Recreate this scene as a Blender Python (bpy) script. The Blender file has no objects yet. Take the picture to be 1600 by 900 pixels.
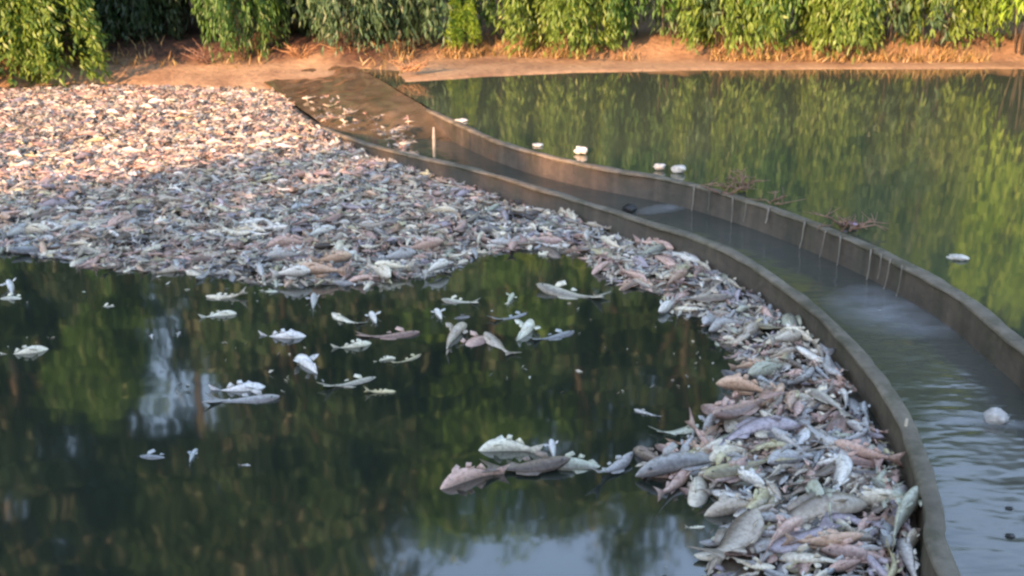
import bpy, math, random
import numpy as np
from mathutils import Matrix, Vector, Euler

random.seed(7); rng = np.random.default_rng(11)
scene = bpy.context.scene
COL = scene.collection
PI = math.pi

# ------------------------------------------------------------------ camera
F = 1600.0; HC = 2.77; YH = -150.0
TH = math.atan((450 - YH) / F); CT, ST = math.cos(TH), math.sin(TH)
cd = bpy.data.cameras.new('camera'); cam = bpy.data.objects.new('camera', cd); COL.objects.link(cam)
cd.sensor_width = 36; cd.lens = 36 * F / 1600; cd.clip_start = .05; cd.clip_end = 2000
cam.location = (0, 0, HC); cam.rotation_euler = (PI / 2 - TH, 0, 0)
scene.camera = cam

def at(px, py, z=0.0):
    """point of the place seen at a pixel of the photograph, at height z"""
    u = (px - 800) / F; v = (py - 450) / F
    fy = CT - v * ST; fz = -(ST + v * CT)
    t = (z - HC) / fz
    return Vector((u * t, fy * t, z))
def ppm(x, y, z=0.0):
    """photo pixels per metre at a place"""
    d = y * CT + (HC - z) * ST
    return F / max(d, .1)
def topx(p):
    d = p[1] * CT + (HC - p[2]) * ST
    if d < .1: return (9999, 9999)
    return (800 + F * p[0] / d, 450 + F * ((HC - p[2]) * CT - p[1] * ST) / d)

# ------------------------------------------------------------------ mesh helpers
def mesh_np(name, V, faces, attrs=None, smooth=False):
    """V (n,3); faces = (m,k) array or list of such arrays"""
    me = bpy.data.meshes.new(name)
    if not isinstance(faces, list): faces = [faces]
    faces = [np.asarray(f, dtype=np.int32) for f in faces if len(f)]
    V = np.asarray(V, dtype=np.float32)
    me.vertices.add(len(V)); me.vertices.foreach_set('co', V.ravel())
    tot = np.concatenate([np.full(len(f), f.shape[1], np.int32) for f in faces])
    loops = np.concatenate([f.ravel() for f in faces])
    starts = np.concatenate([[0], np.cumsum(tot)[:-1]]).astype(np.int32)
    me.loops.add(len(loops)); me.loops.foreach_set('vertex_index', loops)
    me.polygons.add(len(tot)); me.polygons.foreach_set('loop_start', starts)
    try: me.polygons.foreach_set('loop_total', tot)
    except Exception: pass
    if smooth: me.polygons.foreach_set('use_smooth', np.ones(len(tot), bool))
    for k, a in (attrs or {}).items():
        a = np.asarray(a, dtype=np.float32)
        if a.ndim == 1:
            at_ = me.attributes.new(k, 'FLOAT', 'POINT'); at_.data.foreach_set('value', a)
        else:
            at_ = me.attributes.new(k, 'FLOAT_VECTOR', 'POINT'); at_.data.foreach_set('vector', a.ravel())
    me.update(calc_edges=True); me.validate()
    return me
def link(name, me, parent=None, mat=None):
    o = bpy.data.objects.new(name, me); COL.objects.link(o)
    if parent is not None: o.parent = parent
    if mat is not None and me is not None and len(me.materials) == 0: me.materials.append(mat)
    return o
def tag(o, label=None, cat=None, group=None, kind=None):
    if label: o['label'] = label
    if cat: o['category'] = cat
    if group: o['group'] = group
    if kind: o['kind'] = kind
    return o
def empty(name, loc):
    o = bpy.data.objects.new(name, None); o.empty_display_size = .1
    COL.objects.link(o); o.location = loc
    return o
class MB:
    def __init__(s): s.v = []; s.q = []; s.t = []
    def add(s, V, Q=(), T=()):
        b = len(s.v); s.v += [tuple(p) for p in V]
        s.q += [tuple(i + b for i in f) for f in Q]; s.t += [tuple(i + b for i in f) for f in T]
    def tube(s, pts, radii, n=6):
        pts = [Vector(p) for p in pts]; V = []; Q = []; T = []
        for i, p in enumerate(pts):
            d = (pts[min(i + 1, len(pts) - 1)] - pts[max(i - 1, 0)]).normalized()
            a = d.cross(Vector((.31, .95, .1)));
            if a.length < .05: a = d.cross(Vector((1, 0, 0)))
            a.normalize(); b = d.cross(a)
            for k in range(n):
                f = 2 * PI * k / n
                V.append(p + (a * math.cos(f) + b * math.sin(f)) * radii[i])
        for i in range(len(pts) - 1):
            for k in range(n):
                k2 = (k + 1) % n
                Q.append((i * n + k, i * n + k2, (i + 1) * n + k2, (i + 1) * n + k))
        V.append(pts[0]); V.append(pts[-1]); c0 = len(V) - 2
        for k in range(n):
            k2 = (k + 1) % n
            T.append((c0, k2, k)); T.append((c0 + 1, (len(pts) - 1) * n + k, (len(pts) - 1) * n + k2))
        s.add(V, Q, T)
    def mesh(s, name, smooth=True):
        fs = []
        if s.q: fs.append(np.array(s.q))
        if s.t: fs.append(np.array(s.t))
        return mesh_np(name, np.array(s.v), fs, smooth=smooth)

def vnoise(x, y, seed=0):
    """smooth value noise, numpy"""
    x = np.asarray(x, float); y = np.asarray(y, float)
    xi = np.floor(x).astype(int); yi = np.floor(y).astype(int); fx = x - xi; fy = y - yi
    fx = fx * fx * (3 - 2 * fx); fy = fy * fy * (3 - 2 * fy)
    def h(a, b):
        n = np.sin(a * 127.1 + b * 311.7 + seed * 74.7) * 43758.5453
        return n - np.floor(n)
    return (h(xi, yi) * (1 - fx) + h(xi + 1, yi) * fx) * (1 - fy) + (h(xi, yi + 1) * (1 - fx) + h(xi + 1, yi + 1) * fx) * fy
def fbm(x, y, seed=0):
    return vnoise(x, y, seed) * .55 + vnoise(x * 2.1, y * 2.1, seed + 1) * .3 + vnoise(x * 4.3, y * 4.3, seed + 2) * .15

# ------------------------------------------------------------------ materials
def newmat(name):
    m = bpy.data.materials.new(name); m.use_nodes = True
    nt = m.node_tree; nt.nodes.clear()
    out = nt.nodes.new('ShaderNodeOutputMaterial'); b = nt.nodes.new('ShaderNodeBsdfPrincipled')
    nt.links.new(b.outputs[0], out.inputs[0])
    return m, nt, b
def nd(nt, typ, **kw):
    n = nt.nodes.new(typ)
    for k, v in kw.items():
        if k.startswith('i_'): n.inputs[k[2:].replace('_', ' ')].default_value = v
        else: setattr(n, k, v)
    return n
def ramp(nt, fac, stops):
    r = nt.nodes.new('ShaderNodeValToRGB'); e = r.color_ramp.elements
    while len(e) > 1: e.remove(e[-1])
    e[0].position = stops[0][0]; e[0].color = (*stops[0][1], 1)
    for p, c in stops[1:]:
        x = e.new(p); x.color = (*c, 1)
    nt.links.new(fac, r.inputs[0]); return r.outputs[0]
def noise(nt, scale, detail=4, rough=.55, vec=None, stretch=None):
    tc = nt.nodes.new('ShaderNodeTexCoord'); n = nd(nt, 'ShaderNodeTexNoise')
    n.inputs['Scale'].default_value = scale; n.inputs['Detail'].default_value = detail; n.inputs['Roughness'].default_value = rough
    src = tc.outputs['Object']
    if stretch:
        mp = nt.nodes.new('ShaderNodeMapping'); mp.inputs['Scale'].default_value = stretch
        nt.links.new(src, mp.inputs[0]); src = mp.outputs[0]
    nt.links.new(src, n.inputs['Vector']); return n.outputs[0]
def mixc(nt, fac, a, b, blend='MIX'):
    m = nt.nodes.new('ShaderNodeMix'); m.data_type = 'RGBA'; m.blend_type = blend
    for s, v in ((m.inputs[0], fac), (m.inputs[6], a), (m.inputs[7], b)):
        if hasattr(v, 'links'): nt.links.new(v, s)
        elif isinstance(v, (int, float)): s.default_value = v
        else: s.default_value = (*v, 1)
    return m.outputs[2]
def bump(nt, b, h, strength, dist):
    n = nt.nodes.new('ShaderNodeBump'); n.inputs['Strength'].default_value = strength; n.inputs['Distance'].default_value = dist
    nt.links.new(h, n.inputs['Height']); nt.links.new(n.outputs[0], b.inputs['Normal'])

def water_mat(name, c0, c1, rip, ripscale, rough, ior=1.45, stretch=(1, 1, 1)):
    m, nt, b = newmat(name)
    col = ramp(nt, noise(nt, .5, 3), [(.35, c0), (.65, c1)])
    nt.links.new(col, b.inputs['Base Color'])
    b.inputs['Roughness'].default_value = rough; b.inputs['IOR'].default_value = ior
    n1 = noise(nt, ripscale, 2, .5, stretch=stretch)
    bump(nt, b, n1, rip, .02)
    return m
M_pool = water_mat('pool_water', (.012, .02, .016), (.02, .028, .02), .12, 1.2, .05, 2.5, (1, 1.6, 1))
M_pond = water_mat('pond_water', (.042, .058, .038), (.052, .068, .044), .1, 1.6, .055, 1.6, (1, 1.3, 1))
M_chan = water_mat('channel_water', (.05, .056, .046), (.085, .09, .078), .5, 3.0, .12, 1.9, (1, 2.2, 1))

def ground_mat():
    m, nt, b = newmat('dry_mud')
    n1 = noise(nt, 1.1, 6, .6); n2 = noise(nt, 9, 5, .6)
    c = ramp(nt, n1, [(.3, (.22, .13, .075)), (.5, (.36, .235, .135)), (.7, (.46, .32, .19))])
    c = mixc(nt, .6, c, ramp(nt, n2, [(.3, (.45, .4, .36)), (.65, (1, 1, 1))]), 'MULTIPLY')
    lt = nd(nt, 'ShaderNodeAttribute', attribute_name='litter'); c = mixc(nt, lt.outputs['Fac'], c, ramp(nt, n2, [(.35, (.03, .016, .01)), (.65, (.11, .05, .028))]))  # reddish soil past the bank line, darkened to paint in the hollow's shade
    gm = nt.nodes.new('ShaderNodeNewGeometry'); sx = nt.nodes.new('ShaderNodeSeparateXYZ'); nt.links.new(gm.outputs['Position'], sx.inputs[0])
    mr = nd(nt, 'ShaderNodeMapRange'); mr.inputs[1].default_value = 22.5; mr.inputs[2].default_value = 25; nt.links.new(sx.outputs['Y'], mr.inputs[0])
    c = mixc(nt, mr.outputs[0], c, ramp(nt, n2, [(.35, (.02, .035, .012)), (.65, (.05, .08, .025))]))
    nt.links.new(c, b.inputs['Base Color']); b.inputs['Roughness'].default_value = .9
    bump(nt, b, n2, .7, .05); return m
M_ground = ground_mat()
def concrete_mat(name, a, bcol, moss, rough=.75):
    m, nt, b = newmat(name)
    n1 = noise(nt, 2.2, 6, .65); n2 = noise(nt, 14, 5, .6); n3 = noise(nt, 5, 4, .6, stretch=(1, 1, .25))
    c = ramp(nt, n1, [(.32, a), (.68, bcol)])
    c = mixc(nt, ramp(nt, n3, [(.48, (0, 0, 0)), (.62, (.75, .75, .75))]), c, moss)
    c = mixc(nt, .55, c, ramp(nt, n2, [(.35, (.5, .5, .5)), (.65, (1.0, 1.0, 1.0))]), 'MULTIPLY')
    n4 = noise(nt, 7, 4, .6, stretch=(1, 1, .06)); c = mixc(nt, ramp(nt, n4, [(.5, (0, 0, 0)), (.72, (.14, .14, .14))]), c, (.25, .2, .14))
    n5 = noise(nt, 1.7, 6, .7, stretch=(1, 1, .3)); c = mixc(nt, ramp(nt, n5, [(.48, (0, 0, 0)), (.75, (.4, .4, .4))]), c, (.02, .018, .012))
    nt.links.new(c, b.inputs['Base Color']); b.inputs['Roughness'].default_value = rough
    bump(nt, b, n2, .5, .02); return m
M_wall = concrete_mat('wet_concrete', (.05, .036, .022), (.095, .072, .047), (.04, .036, .017), .6)
M_cope = concrete_mat('worn_concrete', (.12, .105, .08), (.23, .205, .16), (.08, .075, .045))
def leaf_mat(name, cols, trans=.35):
    m, nt, b = newmat(name)
    g = nt.nodes.new('ShaderNodeNewGeometry')
    c = ramp(nt, g.outputs['Random Per Island'], [(i / (len(cols) - 1), k) for i, k in enumerate(cols)])
    nt.links.new(c, b.inputs['Base Color']); b.inputs['Roughness'].default_value = .5
    t = nt.nodes.new('ShaderNodeBsdfTranslucent'); nt.links.new(c, t.inputs[0])
    mx = nt.nodes.new('ShaderNodeMixShader'); mx.inputs[0].default_value = trans
    nt.links.new(b.outputs[0], mx.inputs[1]); nt.links.new(t.outputs[0], mx.inputs[2])
    out = [n for n in nt.nodes if n.type == 'OUTPUT_MATERIAL'][0]
    nt.links.new(mx.outputs[0], out.inputs[0]); return m
M_leaf = {
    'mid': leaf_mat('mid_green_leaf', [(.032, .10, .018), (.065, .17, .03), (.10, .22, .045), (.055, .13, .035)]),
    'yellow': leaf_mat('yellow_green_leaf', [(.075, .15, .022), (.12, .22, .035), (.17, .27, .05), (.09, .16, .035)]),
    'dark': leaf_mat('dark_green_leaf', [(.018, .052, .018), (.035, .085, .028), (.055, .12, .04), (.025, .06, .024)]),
    'deep': leaf_mat('shade_dark_leaf', [(.010, .03, .012), (.02, .05, .018), (.03, .07, .025), (.014, .035, .014)], .2),  # leaf copy darkened to paint shade into back rows and gaps
    'blue': leaf_mat('grey_green_leaf', [(.035, .085, .035), (.065, .14, .06), (.105, .19, .085), (.045, .10, .045)]),
    'lime': leaf_mat('lime_leaf', [(.14, .28, .02), (.22, .38, .035), (.28, .43, .06)]),
    'straw': leaf_mat('straw_blade', [(.2, .12, .05), (.32, .21, .09), (.42, .3, .14), (.14, .13, .04)], .2),
}
def simple(name, a, bcol, sc=6, rough=.7, bs=.4):
    m, nt, b = newmat(name); n = noise(nt, sc, 5, .6)
    nt.links.new(ramp(nt, n, [(.35, a), (.65, bcol)]), b.inputs['Base Color']); b.inputs['Roughness'].default_value = rough
    if bs: bump(nt, b, n, bs, .02)
    return m
M_bark = simple('bark', (.035, .03, .024), (.08, .07, .055), 8)
M_stem = simple('dry_stem', (.2, .1, .05), (.4, .24, .12), 10)
M_twig = simple('wet_twig', (.12, .07, .05), (.28, .17, .12), 12, .5)
M_pale = simple('bleached_twig', (.4, .33, .24), (.62, .54, .42), 12, .6)
M_foam = simple('white_foam', (.4, .39, .36), (.7, .69, .66), 22, .6)
M_black = simple('black_plastic', (.012, .012, .013), (.03, .03, .03), 10, .35, .1)

def fish_mat(name, use_attr):
    m, nt, b = newmat(name)
    dv = nd(nt, 'ShaderNodeAttribute', attribute_name='dv')
    if use_attr:
        t = nd(nt, 'ShaderNodeAttribute', attribute_name='tint'); tint = t.outputs['Vector']
    else:
        t = nt.nodes.new('ShaderNodeObjectInfo'); tint = t.outputs['Color']
    n = noise(nt, 26, 4, .65) if use_attr else noise(nt, 9, 4, .65)
    mr = nd(nt, 'ShaderNodeMapRange'); mr.inputs[1].default_value = -.35; mr.inputs[2].default_value = .75
    ad = nd(nt, 'ShaderNodeMath', operation='MULTIPLY_ADD'); nt.links.new(n, ad.inputs[0]); ad.inputs[1].default_value = .9
    sb = nd(nt, 'ShaderNodeMath', operation='SUBTRACT'); nt.links.new(dv.outputs['Fac'], sb.inputs[0]); sb.inputs[1].default_value = .45
    nt.links.new(sb.outputs[0], ad.inputs[2]); nt.links.new(ad.outputs[0], mr.inputs[0])
    back = mixc(nt, 1.0, tint, (.34, .32, .32), 'MULTIPLY')
    c = mixc(nt, mr.outputs[0], tint, back)
    sp = ramp(nt, noise(nt, 70 if use_attr else 24, 3, .6), [(.38, (.55, .52, .5)), (.58, (1, 1, 1))])
    c = mixc(nt, .7, c, sp, 'MULTIPLY')
    nt.links.new(c, b.inputs['Base Color']); b.inputs['Roughness'].default_value = .24
    b.inputs['Specular IOR Level'].default_value = .5
    bump(nt, b, n, .25, .01)
    return m
M_fish = fish_mat('fish_skin', False); M_mass = fish_mat('raft_fish_skin', True)
M_eye = simple('cloudy_eye', (.03, .03, .03), (.08, .08, .08), 40, .15, 0)

# ------------------------------------------------------------------ curves of the two walls
def spline(P, n=14):
    P = [Vector(p) for p in P]; P = [2 * P[0] - P[1]] + P + [2 * P[-1] - P[-2]]; out = []
    for i in range(1, len(P) - 2):
        a, b, c, d = P[i - 1:i + 3]
        for k in range(n):
            t = k / n
            out.append(.5 * ((2 * b) + (c - a) * t + (2 * a - 5 * b + 4 * c - d) * t * t + (3 * b - a - 3 * c + d) * t ** 3))
    out.append(P[-2]); return out
def smooth_poly(P, it=3):
    P = [p.copy() for p in P]
    for _ in range(it):
        Q = [p.copy() for p in P]
        for i in range(1, len(P) - 1): Q[i] = (P[i - 1] + P[i] * 2 + P[i + 1]) / 4
        P = Q
    return P
Z_POOL, Z_CHAN, Z_POND = 0.0, -.02, .205
Z_W1, Z_W2 = .2, .222
near_px = [(430, 150), (480, 188), (548, 228), (640, 265), (800, 313), (950, 362), (1100, 415), (1200, 474), (1280, 543), (1340, 613), (1385, 683), (1420, 772), (1440, 860), (1447, 930)]
near = [at(x, y, 0) for x, y in near_px]
near = [near[0] + Vector((-.6, 1.2, 0))] + near + [Vector((1.62, 2.2, 0)), Vector((1.2, .9, 0)), Vector((.7, -.3, 0))]
near = smooth_poly(spline(near, 12), 6)
far_px = [(590, 148), (655, 190), (725, 230), (800, 262), (900, 290), (1060, 322), (1200, 366), (1330, 422), (1400, 458), (1480, 508), (1540, 560), (1600, 612), (1640, 660)]
far = [at(x, y, Z_CHAN) for x, y in far_px]
far = [far[0] + Vector((-.7, 1.6, 0))] + far + [Vector((3.75, 3.9, 0)), Vector((3.6, 1.8, 0)), Vector((3.2, -.3, 0))]
far = smooth_poly(spline(far, 12), 6)
def normals(P):
    out = []
    for i in range(len(P)):
        d = P[min(i + 1, len(P) - 1)] - P[max(i - 1, 0)]; d.z = 0; d.normalize()
        out.append(Vector((-d.y, d.x, 0)))        # to the left of travel: outward (right / far side)
    return out
nN = normals(near); nF = normals(far)
def offset(P, N, d, z): return [Vector((p.x + n.x * d, p.y + n.y * d, z)) for p, n in zip(P, N)]
def sweep(P, N, prof, seed, amp=.006):
    """prof: closed list of (outward, z)"""
    V = []; Q = []; k = len(prof)
    for i, (p, n) in enumerate(zip(P, N)):
        for j, (o, z) in enumerate(prof):
            w = (float(fbm(p.x * 3 + j * 7.3, p.y * 3, seed)) - .5) * 2 * amp
            V.append((p.x + n.x * (o + w), p.y + n.y * (o + w), z + w * .8))
    for i in range(len(P) - 1):
        for j in range(k):
            j2 = (j + 1) % k
            Q.append((i * k + j, i * k + j2, (i + 1) * k + j2, (i + 1) * k + j))
    me = mesh_np('wall', np.array(V), [np.array(Q), np.array([list(range(k))[::-1], [(len(P) - 1) * k + j for j in range(k)]])])
    return me
def make_wall(name, P, N, zt, th, label, seed, taper=None):
    root = empty(name, P[len(P) // 2]); inv = root.location.copy()
    def loc(me):
        if taper:
            co = np.empty(len(me.vertices) * 3, np.float32); me.vertices.foreach_get('co', co); co = co.reshape(-1, 3)
            k = np.clip((co[:, 1] - taper[0]) / (taper[1] - taper[0]), 0, 1); co[:, 2] -= k * taper[2]; me.vertices.foreach_set('co', co.ravel())
        me.transform(Matrix.Translation(-inv)); return me
    a = link('wall_face', loc(sweep(P, N, [(0, -1.0), (0, zt - .03), (th, zt - .03), (th, -1.0)], seed)), root, M_wall)
    c = link('coping', loc(sweep(P, N, [(.0, zt - .027), (-.012, zt - .018), (.0, zt), (th - .012, zt + .002), (th + .008, zt - .014), (th, zt - .027)], seed + 4, .016)), root, M_cope)
    tag(root, label, 'wall')
make_wall('concrete_wall', near, nN, Z_W1, .075, 'curved low concrete wall holding back the raft of dead fish', 3, (10.6, 13.6, .19))
make_wall('concrete_wall', far, nF, Z_W2, .09, 'curved outer concrete wall with water trickling over its top into the channel', 9, (13.0, 18.0, .22))

# ------------------------------------------------------------------ setting: ground
shore_px = [(-500, 150), (-200, 145), (0, 136), (150, 128), (250, 132), (400, 138), (480, 146), (600, 140), (640, 126), (760, 118), (900, 112), (1100, 108), (1300, 107), (1600, 106), (2000, 106), (2600, 106)]
bank_px = [(-500, 128), (-200, 124), (0, 118), (150, 108), (250, 106), (400, 105), (480, 105), (600, 103), (640, 92), (760, 86), (900, 90), (1100, 92), (1300, 94), (1600, 94), (2000, 94), (2600, 94)]
SH = np.array([at(x, y, .0 if x < 560 else .215)[:2] for x, y in shore_px]); BK = np.array([at(x, y, .15 if x < 560 else .27)[:2] for x, y in bank_px])
BANKY = [at(x, y, .15 if x < 560 else .27)[1] for x, y in bank_px]
def height(X, Y):
    s = np.interp(X, SH[:, 0], SH[:, 1]); b = np.interp(X, BK[:, 0], BK[:, 1])
    n = fbm(X * .9, Y * .9, 5) - .5; n2 = fbm(X * 3.1, Y * 3.1, 8) - .5
    d = Y - s; w = np.maximum(b - s, .3)
    pondside = np.clip((X - at(560, 150)[0]) / .8, 0, 1)
    lip = .03 + .19 * pondside
    hz = np.where(d < 0, lip + d * .35, lip + (.16 * (1 - pondside) + .02) * np.clip(d / w, 0, 1))
    u = np.clip((Y - b) / .7, 0, 1)
    hz = hz + np.where(Y > b, u * u * (3 - 2 * u) * .2 + np.clip((Y - b - .7) * .12, 0, 1.2) + np.clip((Y - 32) * .55, 0, 12), 0)
    hz = np.maximum(hz, -1.0) + n * .08 * np.clip(d + .3, 0, 1) + n2 * .05 * np.clip(d, 0, 1) + n * .25 * u
    near_bank = np.clip((1.0 - Y) / 1.4, 0, 1)
    hz = hz * (1 - near_bank) + near_bank * 1.05
    left = np.clip((-12.5 - X) / 3, 0, 1) * np.clip((Y + 1) / 3, 0, 1)
    return np.maximum(hz, left * 1.0 - 1.0 * (1 - left) )
xs = np.concatenate([[-600, -300, -150, -80, -50, -35], np.arange(-26, 26.01, .2), [35, 50, 80, 150, 300, 600]])
ys = np.concatenate([[-600, -300, -150, -80, -40, -20, -10, -5], np.arange(-2, 11, .5), np.arange(11, 27, .12), np.arange(27, 36, .6), [40, 50, 80, 150, 300, 600]])
GX, GY = np.meshgrid(xs, ys); GZ = height(GX, GY)
nx, ny = len(xs), len(ys); idx = np.arange(nx * ny).reshape(ny, nx)
Qs = np.stack([idx[:-1, :-1], idx[:-1, 1:], idx[1:, 1:], idx[1:, :-1]], -1).reshape(-1, 4)
g = link('ground', mesh_np('ground', np.stack([GX, GY, GZ], -1).reshape(-1, 3), Qs, {'litter': (np.clip((GY - np.interp(GX, BK[:, 0], BK[:, 1]) + .5 * (fbm(GX * 2, GY * 2, 91) - .5)) / .35, 0, 1) * np.clip((1.2 - GX + at(620, 105)[0]) / 1.5, .35, 1)).ravel()}, smooth=True), None, M_ground); tag(g, kind='structure')  # mask of the reddish, shade-painted ground behind the bank line
def gz(x, y): return float(height(np.array([float(x)]), np.array([float(y)]))[0])

# water sheets between the walls
def ngon(name, pts, mat):
    me = bpy.data.meshes.new(name); me.from_pydata([tuple(p) for p in pts], [], [list(range(len(pts)))]); me.update()
    o = link(name, me, None, mat); tag(o, kind='structure'); return o
pool_edge = offset(near, nN, .02, Z_POOL)
ngon('pool_water', pool_edge + [Vector((-16, -.3, Z_POOL)), Vector((-16, 19.5, Z_POOL))], M_pool)
ngon('channel_water', offset(near, nN, .055, Z_CHAN) + offset(far, nF, .02, Z_CHAN)[::-1], M_chan)
ngon('pond_water', offset(far, nF, .07, Z_POND) + [Vector((3.4, -2, Z_POND)), Vector((60, -2, Z_POND)), Vector((60, 22.5, Z_POND)), Vector((-1, 22.5, Z_POND))], M_pond)

# wet mud that closes the upper end of the channel
def shoal():
    A = [p for p in offset(near, nN, .05, 0) if p.y > 11.6]; B = [p for p in offset(far, nF, .02, 0) if p.y > 11.9]
    def res(P, n):
        L = [0]
        for i in range(1, len(P)): L.append(L[-1] + (P[i] - P[i - 1]).length)
        t = np.linspace(0, L[-1], n); return np.stack([np.interp(t, L, [p.x for p in P]), np.interp(t, L, [p.y for p in P])], -1)
    if A[0].y > A[-1].y: A = A[::-1]
    if B[0].y > B[-1].y: B = B[::-1]
    n = 130; m = 44; a = res(A, n); b = res(B, n); V = []
    for i in range(n):
        for j in range(m):
            p = a[i] * (1 - j / (m - 1)) + b[i] * (j / (m - 1))
            rise = min(1, max(0, (p[1] - 12.0) / 2.0)); rise = rise * rise * (3 - 2 * rise)
            zz = (.06 + .165 * (j / (m - 1))) * rise - .12 * (1 - rise) + (float(fbm(p[0] * 2.6, p[1] * 1.6, 55)) - .5) * (.09 * math.sin(PI * j / (m - 1)) + .02)
            V.append((p[0], p[1], zz))
    idx = np.arange(n * m).reshape(n, m); Q = np.stack([idx[:-1, :-1], idx[:-1, 1:], idx[1:, 1:], idx[1:, :-1]], -1).reshape(-1, 4)
    m_, nt, b_ = newmat('wet_mud'); n1 = noise(nt, 3, 5, .6)
    nt.links.new(ramp(nt, n1, [(.3, (.07, .052, .034)), (.5, (.11, .08, .052)), (.7, (.17, .12, .08))]), b_.inputs['Base Color']); b_.inputs['Roughness'].default_value = .14; b_.inputs['IOR'].default_value = 1.7
    bump(nt, b_, n1, .15, .02)
    o = link('mud_shoal', mesh_np('mud_shoal', np.array(V), Q, smooth=True), None, m_); tag(o, kind='structure')
shoal()

# ------------------------------------------------------------------ vegetation
def leaves(C, D, L, W, curl=.25):
    """kite shaped leaves: C base (n,3), D unit direction, L length, W width"""
    n = len(C)
    S = np.cross(D, rng.normal(size=(n, 3))); S /= np.linalg.norm(S, axis=1)[:, None] + 1e-9
    Nn = np.cross(D, S)
    L = L[:, None]; W = W[:, None]
    p0 = C; p1 = C + D * L * .4 + S * W * .5 + Nn * L * .04; p3 = C + D * L * .4 - S * W * .5 + Nn * L * .04
    p2 = C + D * L + Nn * L * curl * -.3
    V = np.stack([p0, p1, p2, p3], 1).reshape(-1, 3)
    return V, np.arange(n * 4).reshape(n, 4)
def shrub_meshes(k, strands=200, per=48, low=1.1):
    """a shrub of arching canes that hang down in leafy curtains, 1 m radius, about 3.4 m tall"""
    Cs = []; Ds = []; st = MB()
    nb = 19; ba = rng.uniform(0, 2 * PI, nb); bt_ = rng.uniform(1.5, 3.4, nb); br = rng.uniform(.3, 1.15, nb); be = rng.uniform(.08, low, nb)
    for i in range(strands):
        q_ = i % nb; a = ba[q_] + rng.normal(0, .17); top = bt_[q_] + rng.normal(0, .2); r1 = br[q_] + rng.normal(0, .08); end = max(.08, be[q_] + rng.normal(0, .18)) if rng.random() < .65 else rng.uniform(.3, top - .4)
        r0 = r1 * .4
        p = [np.array([.12 * math.cos(a) * rng.uniform(0, 2), .12 * math.sin(a) * rng.uniform(0, 2), .0]),
             np.array([r0 * math.cos(a), r0 * math.sin(a), top * .75]),
             np.array([r1 * .8 * math.cos(a), r1 * .8 * math.sin(a), top]),
             np.array([r1 * 1.05 * math.cos(a + .1), r1 * 1.05 * math.sin(a + .1), (top + end) * .55]),
             np.array([r1 * 1.1 * math.cos(a + .15), r1 * 1.1 * math.sin(a + .15), end])]
        S = spline([Vector(q) for q in p], 6)
        if i % 24 == 0: st.tube(S[:13], [.014 - .0006 * j for j in range(13)], 5)
        m = len(S)
        tt = rng.uniform(.35, 1, per) * (m - 1.01)
        for t in tt:
            j = int(t); f = t - j; q = S[j] * (1 - f) + S[j + 1] * f
            dr = (S[j + 1] - S[j]).normalized()
            Cs.append(np.array(q) + rng.normal(0, .05, 3)); Ds.append(np.array(dr) * .35 + rng.normal(0, .35, 3) + np.array([.25 * math.cos(a), .25 * math.sin(a), -.6]))
    C = np.array(Cs); D = np.array(Ds); D /= np.linalg.norm(D, axis=1)[:, None]
    n = len(C)
    V, Q = leaves(C, D, rng.uniform(.1, .2, n), rng.uniform(.03, .055, n))
    return mesh_np('foliage', V, Q), st.mesh('stems')
SHRUB = [shrub_meshes(k) for k in range(4)] + [shrub_meshes(9, 300, 56, .35)]
def with_mat(o, m):
    if len(o.data.materials) == 0: o.data.materials.append(m)
    o.material_slots[0].link = 'OBJECT'; o.material_slots[0].material = m
nshrub = 0
def shrub(x, y, wid, hgt, kind, label, group='shrubs along the far bank', dz=0.0, cat='shrub', v=None, z=None):
    global nshrub
    r = empty('hanging_shrub', (x, y, (gz(x, y) if z is None else z) + dz)); r.rotation_euler = (0, 0, rng.uniform(0, 6.28)); r.scale = (wid, wid, hgt)
    f, s = SHRUB[nshrub % 4 if v is None else v]; nshrub += 1
    with_mat(link('foliage', f, r), M_leaf[kind]); link('stems', s, r, M_bark)
    tag(r, label, cat, group); return r
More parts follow.
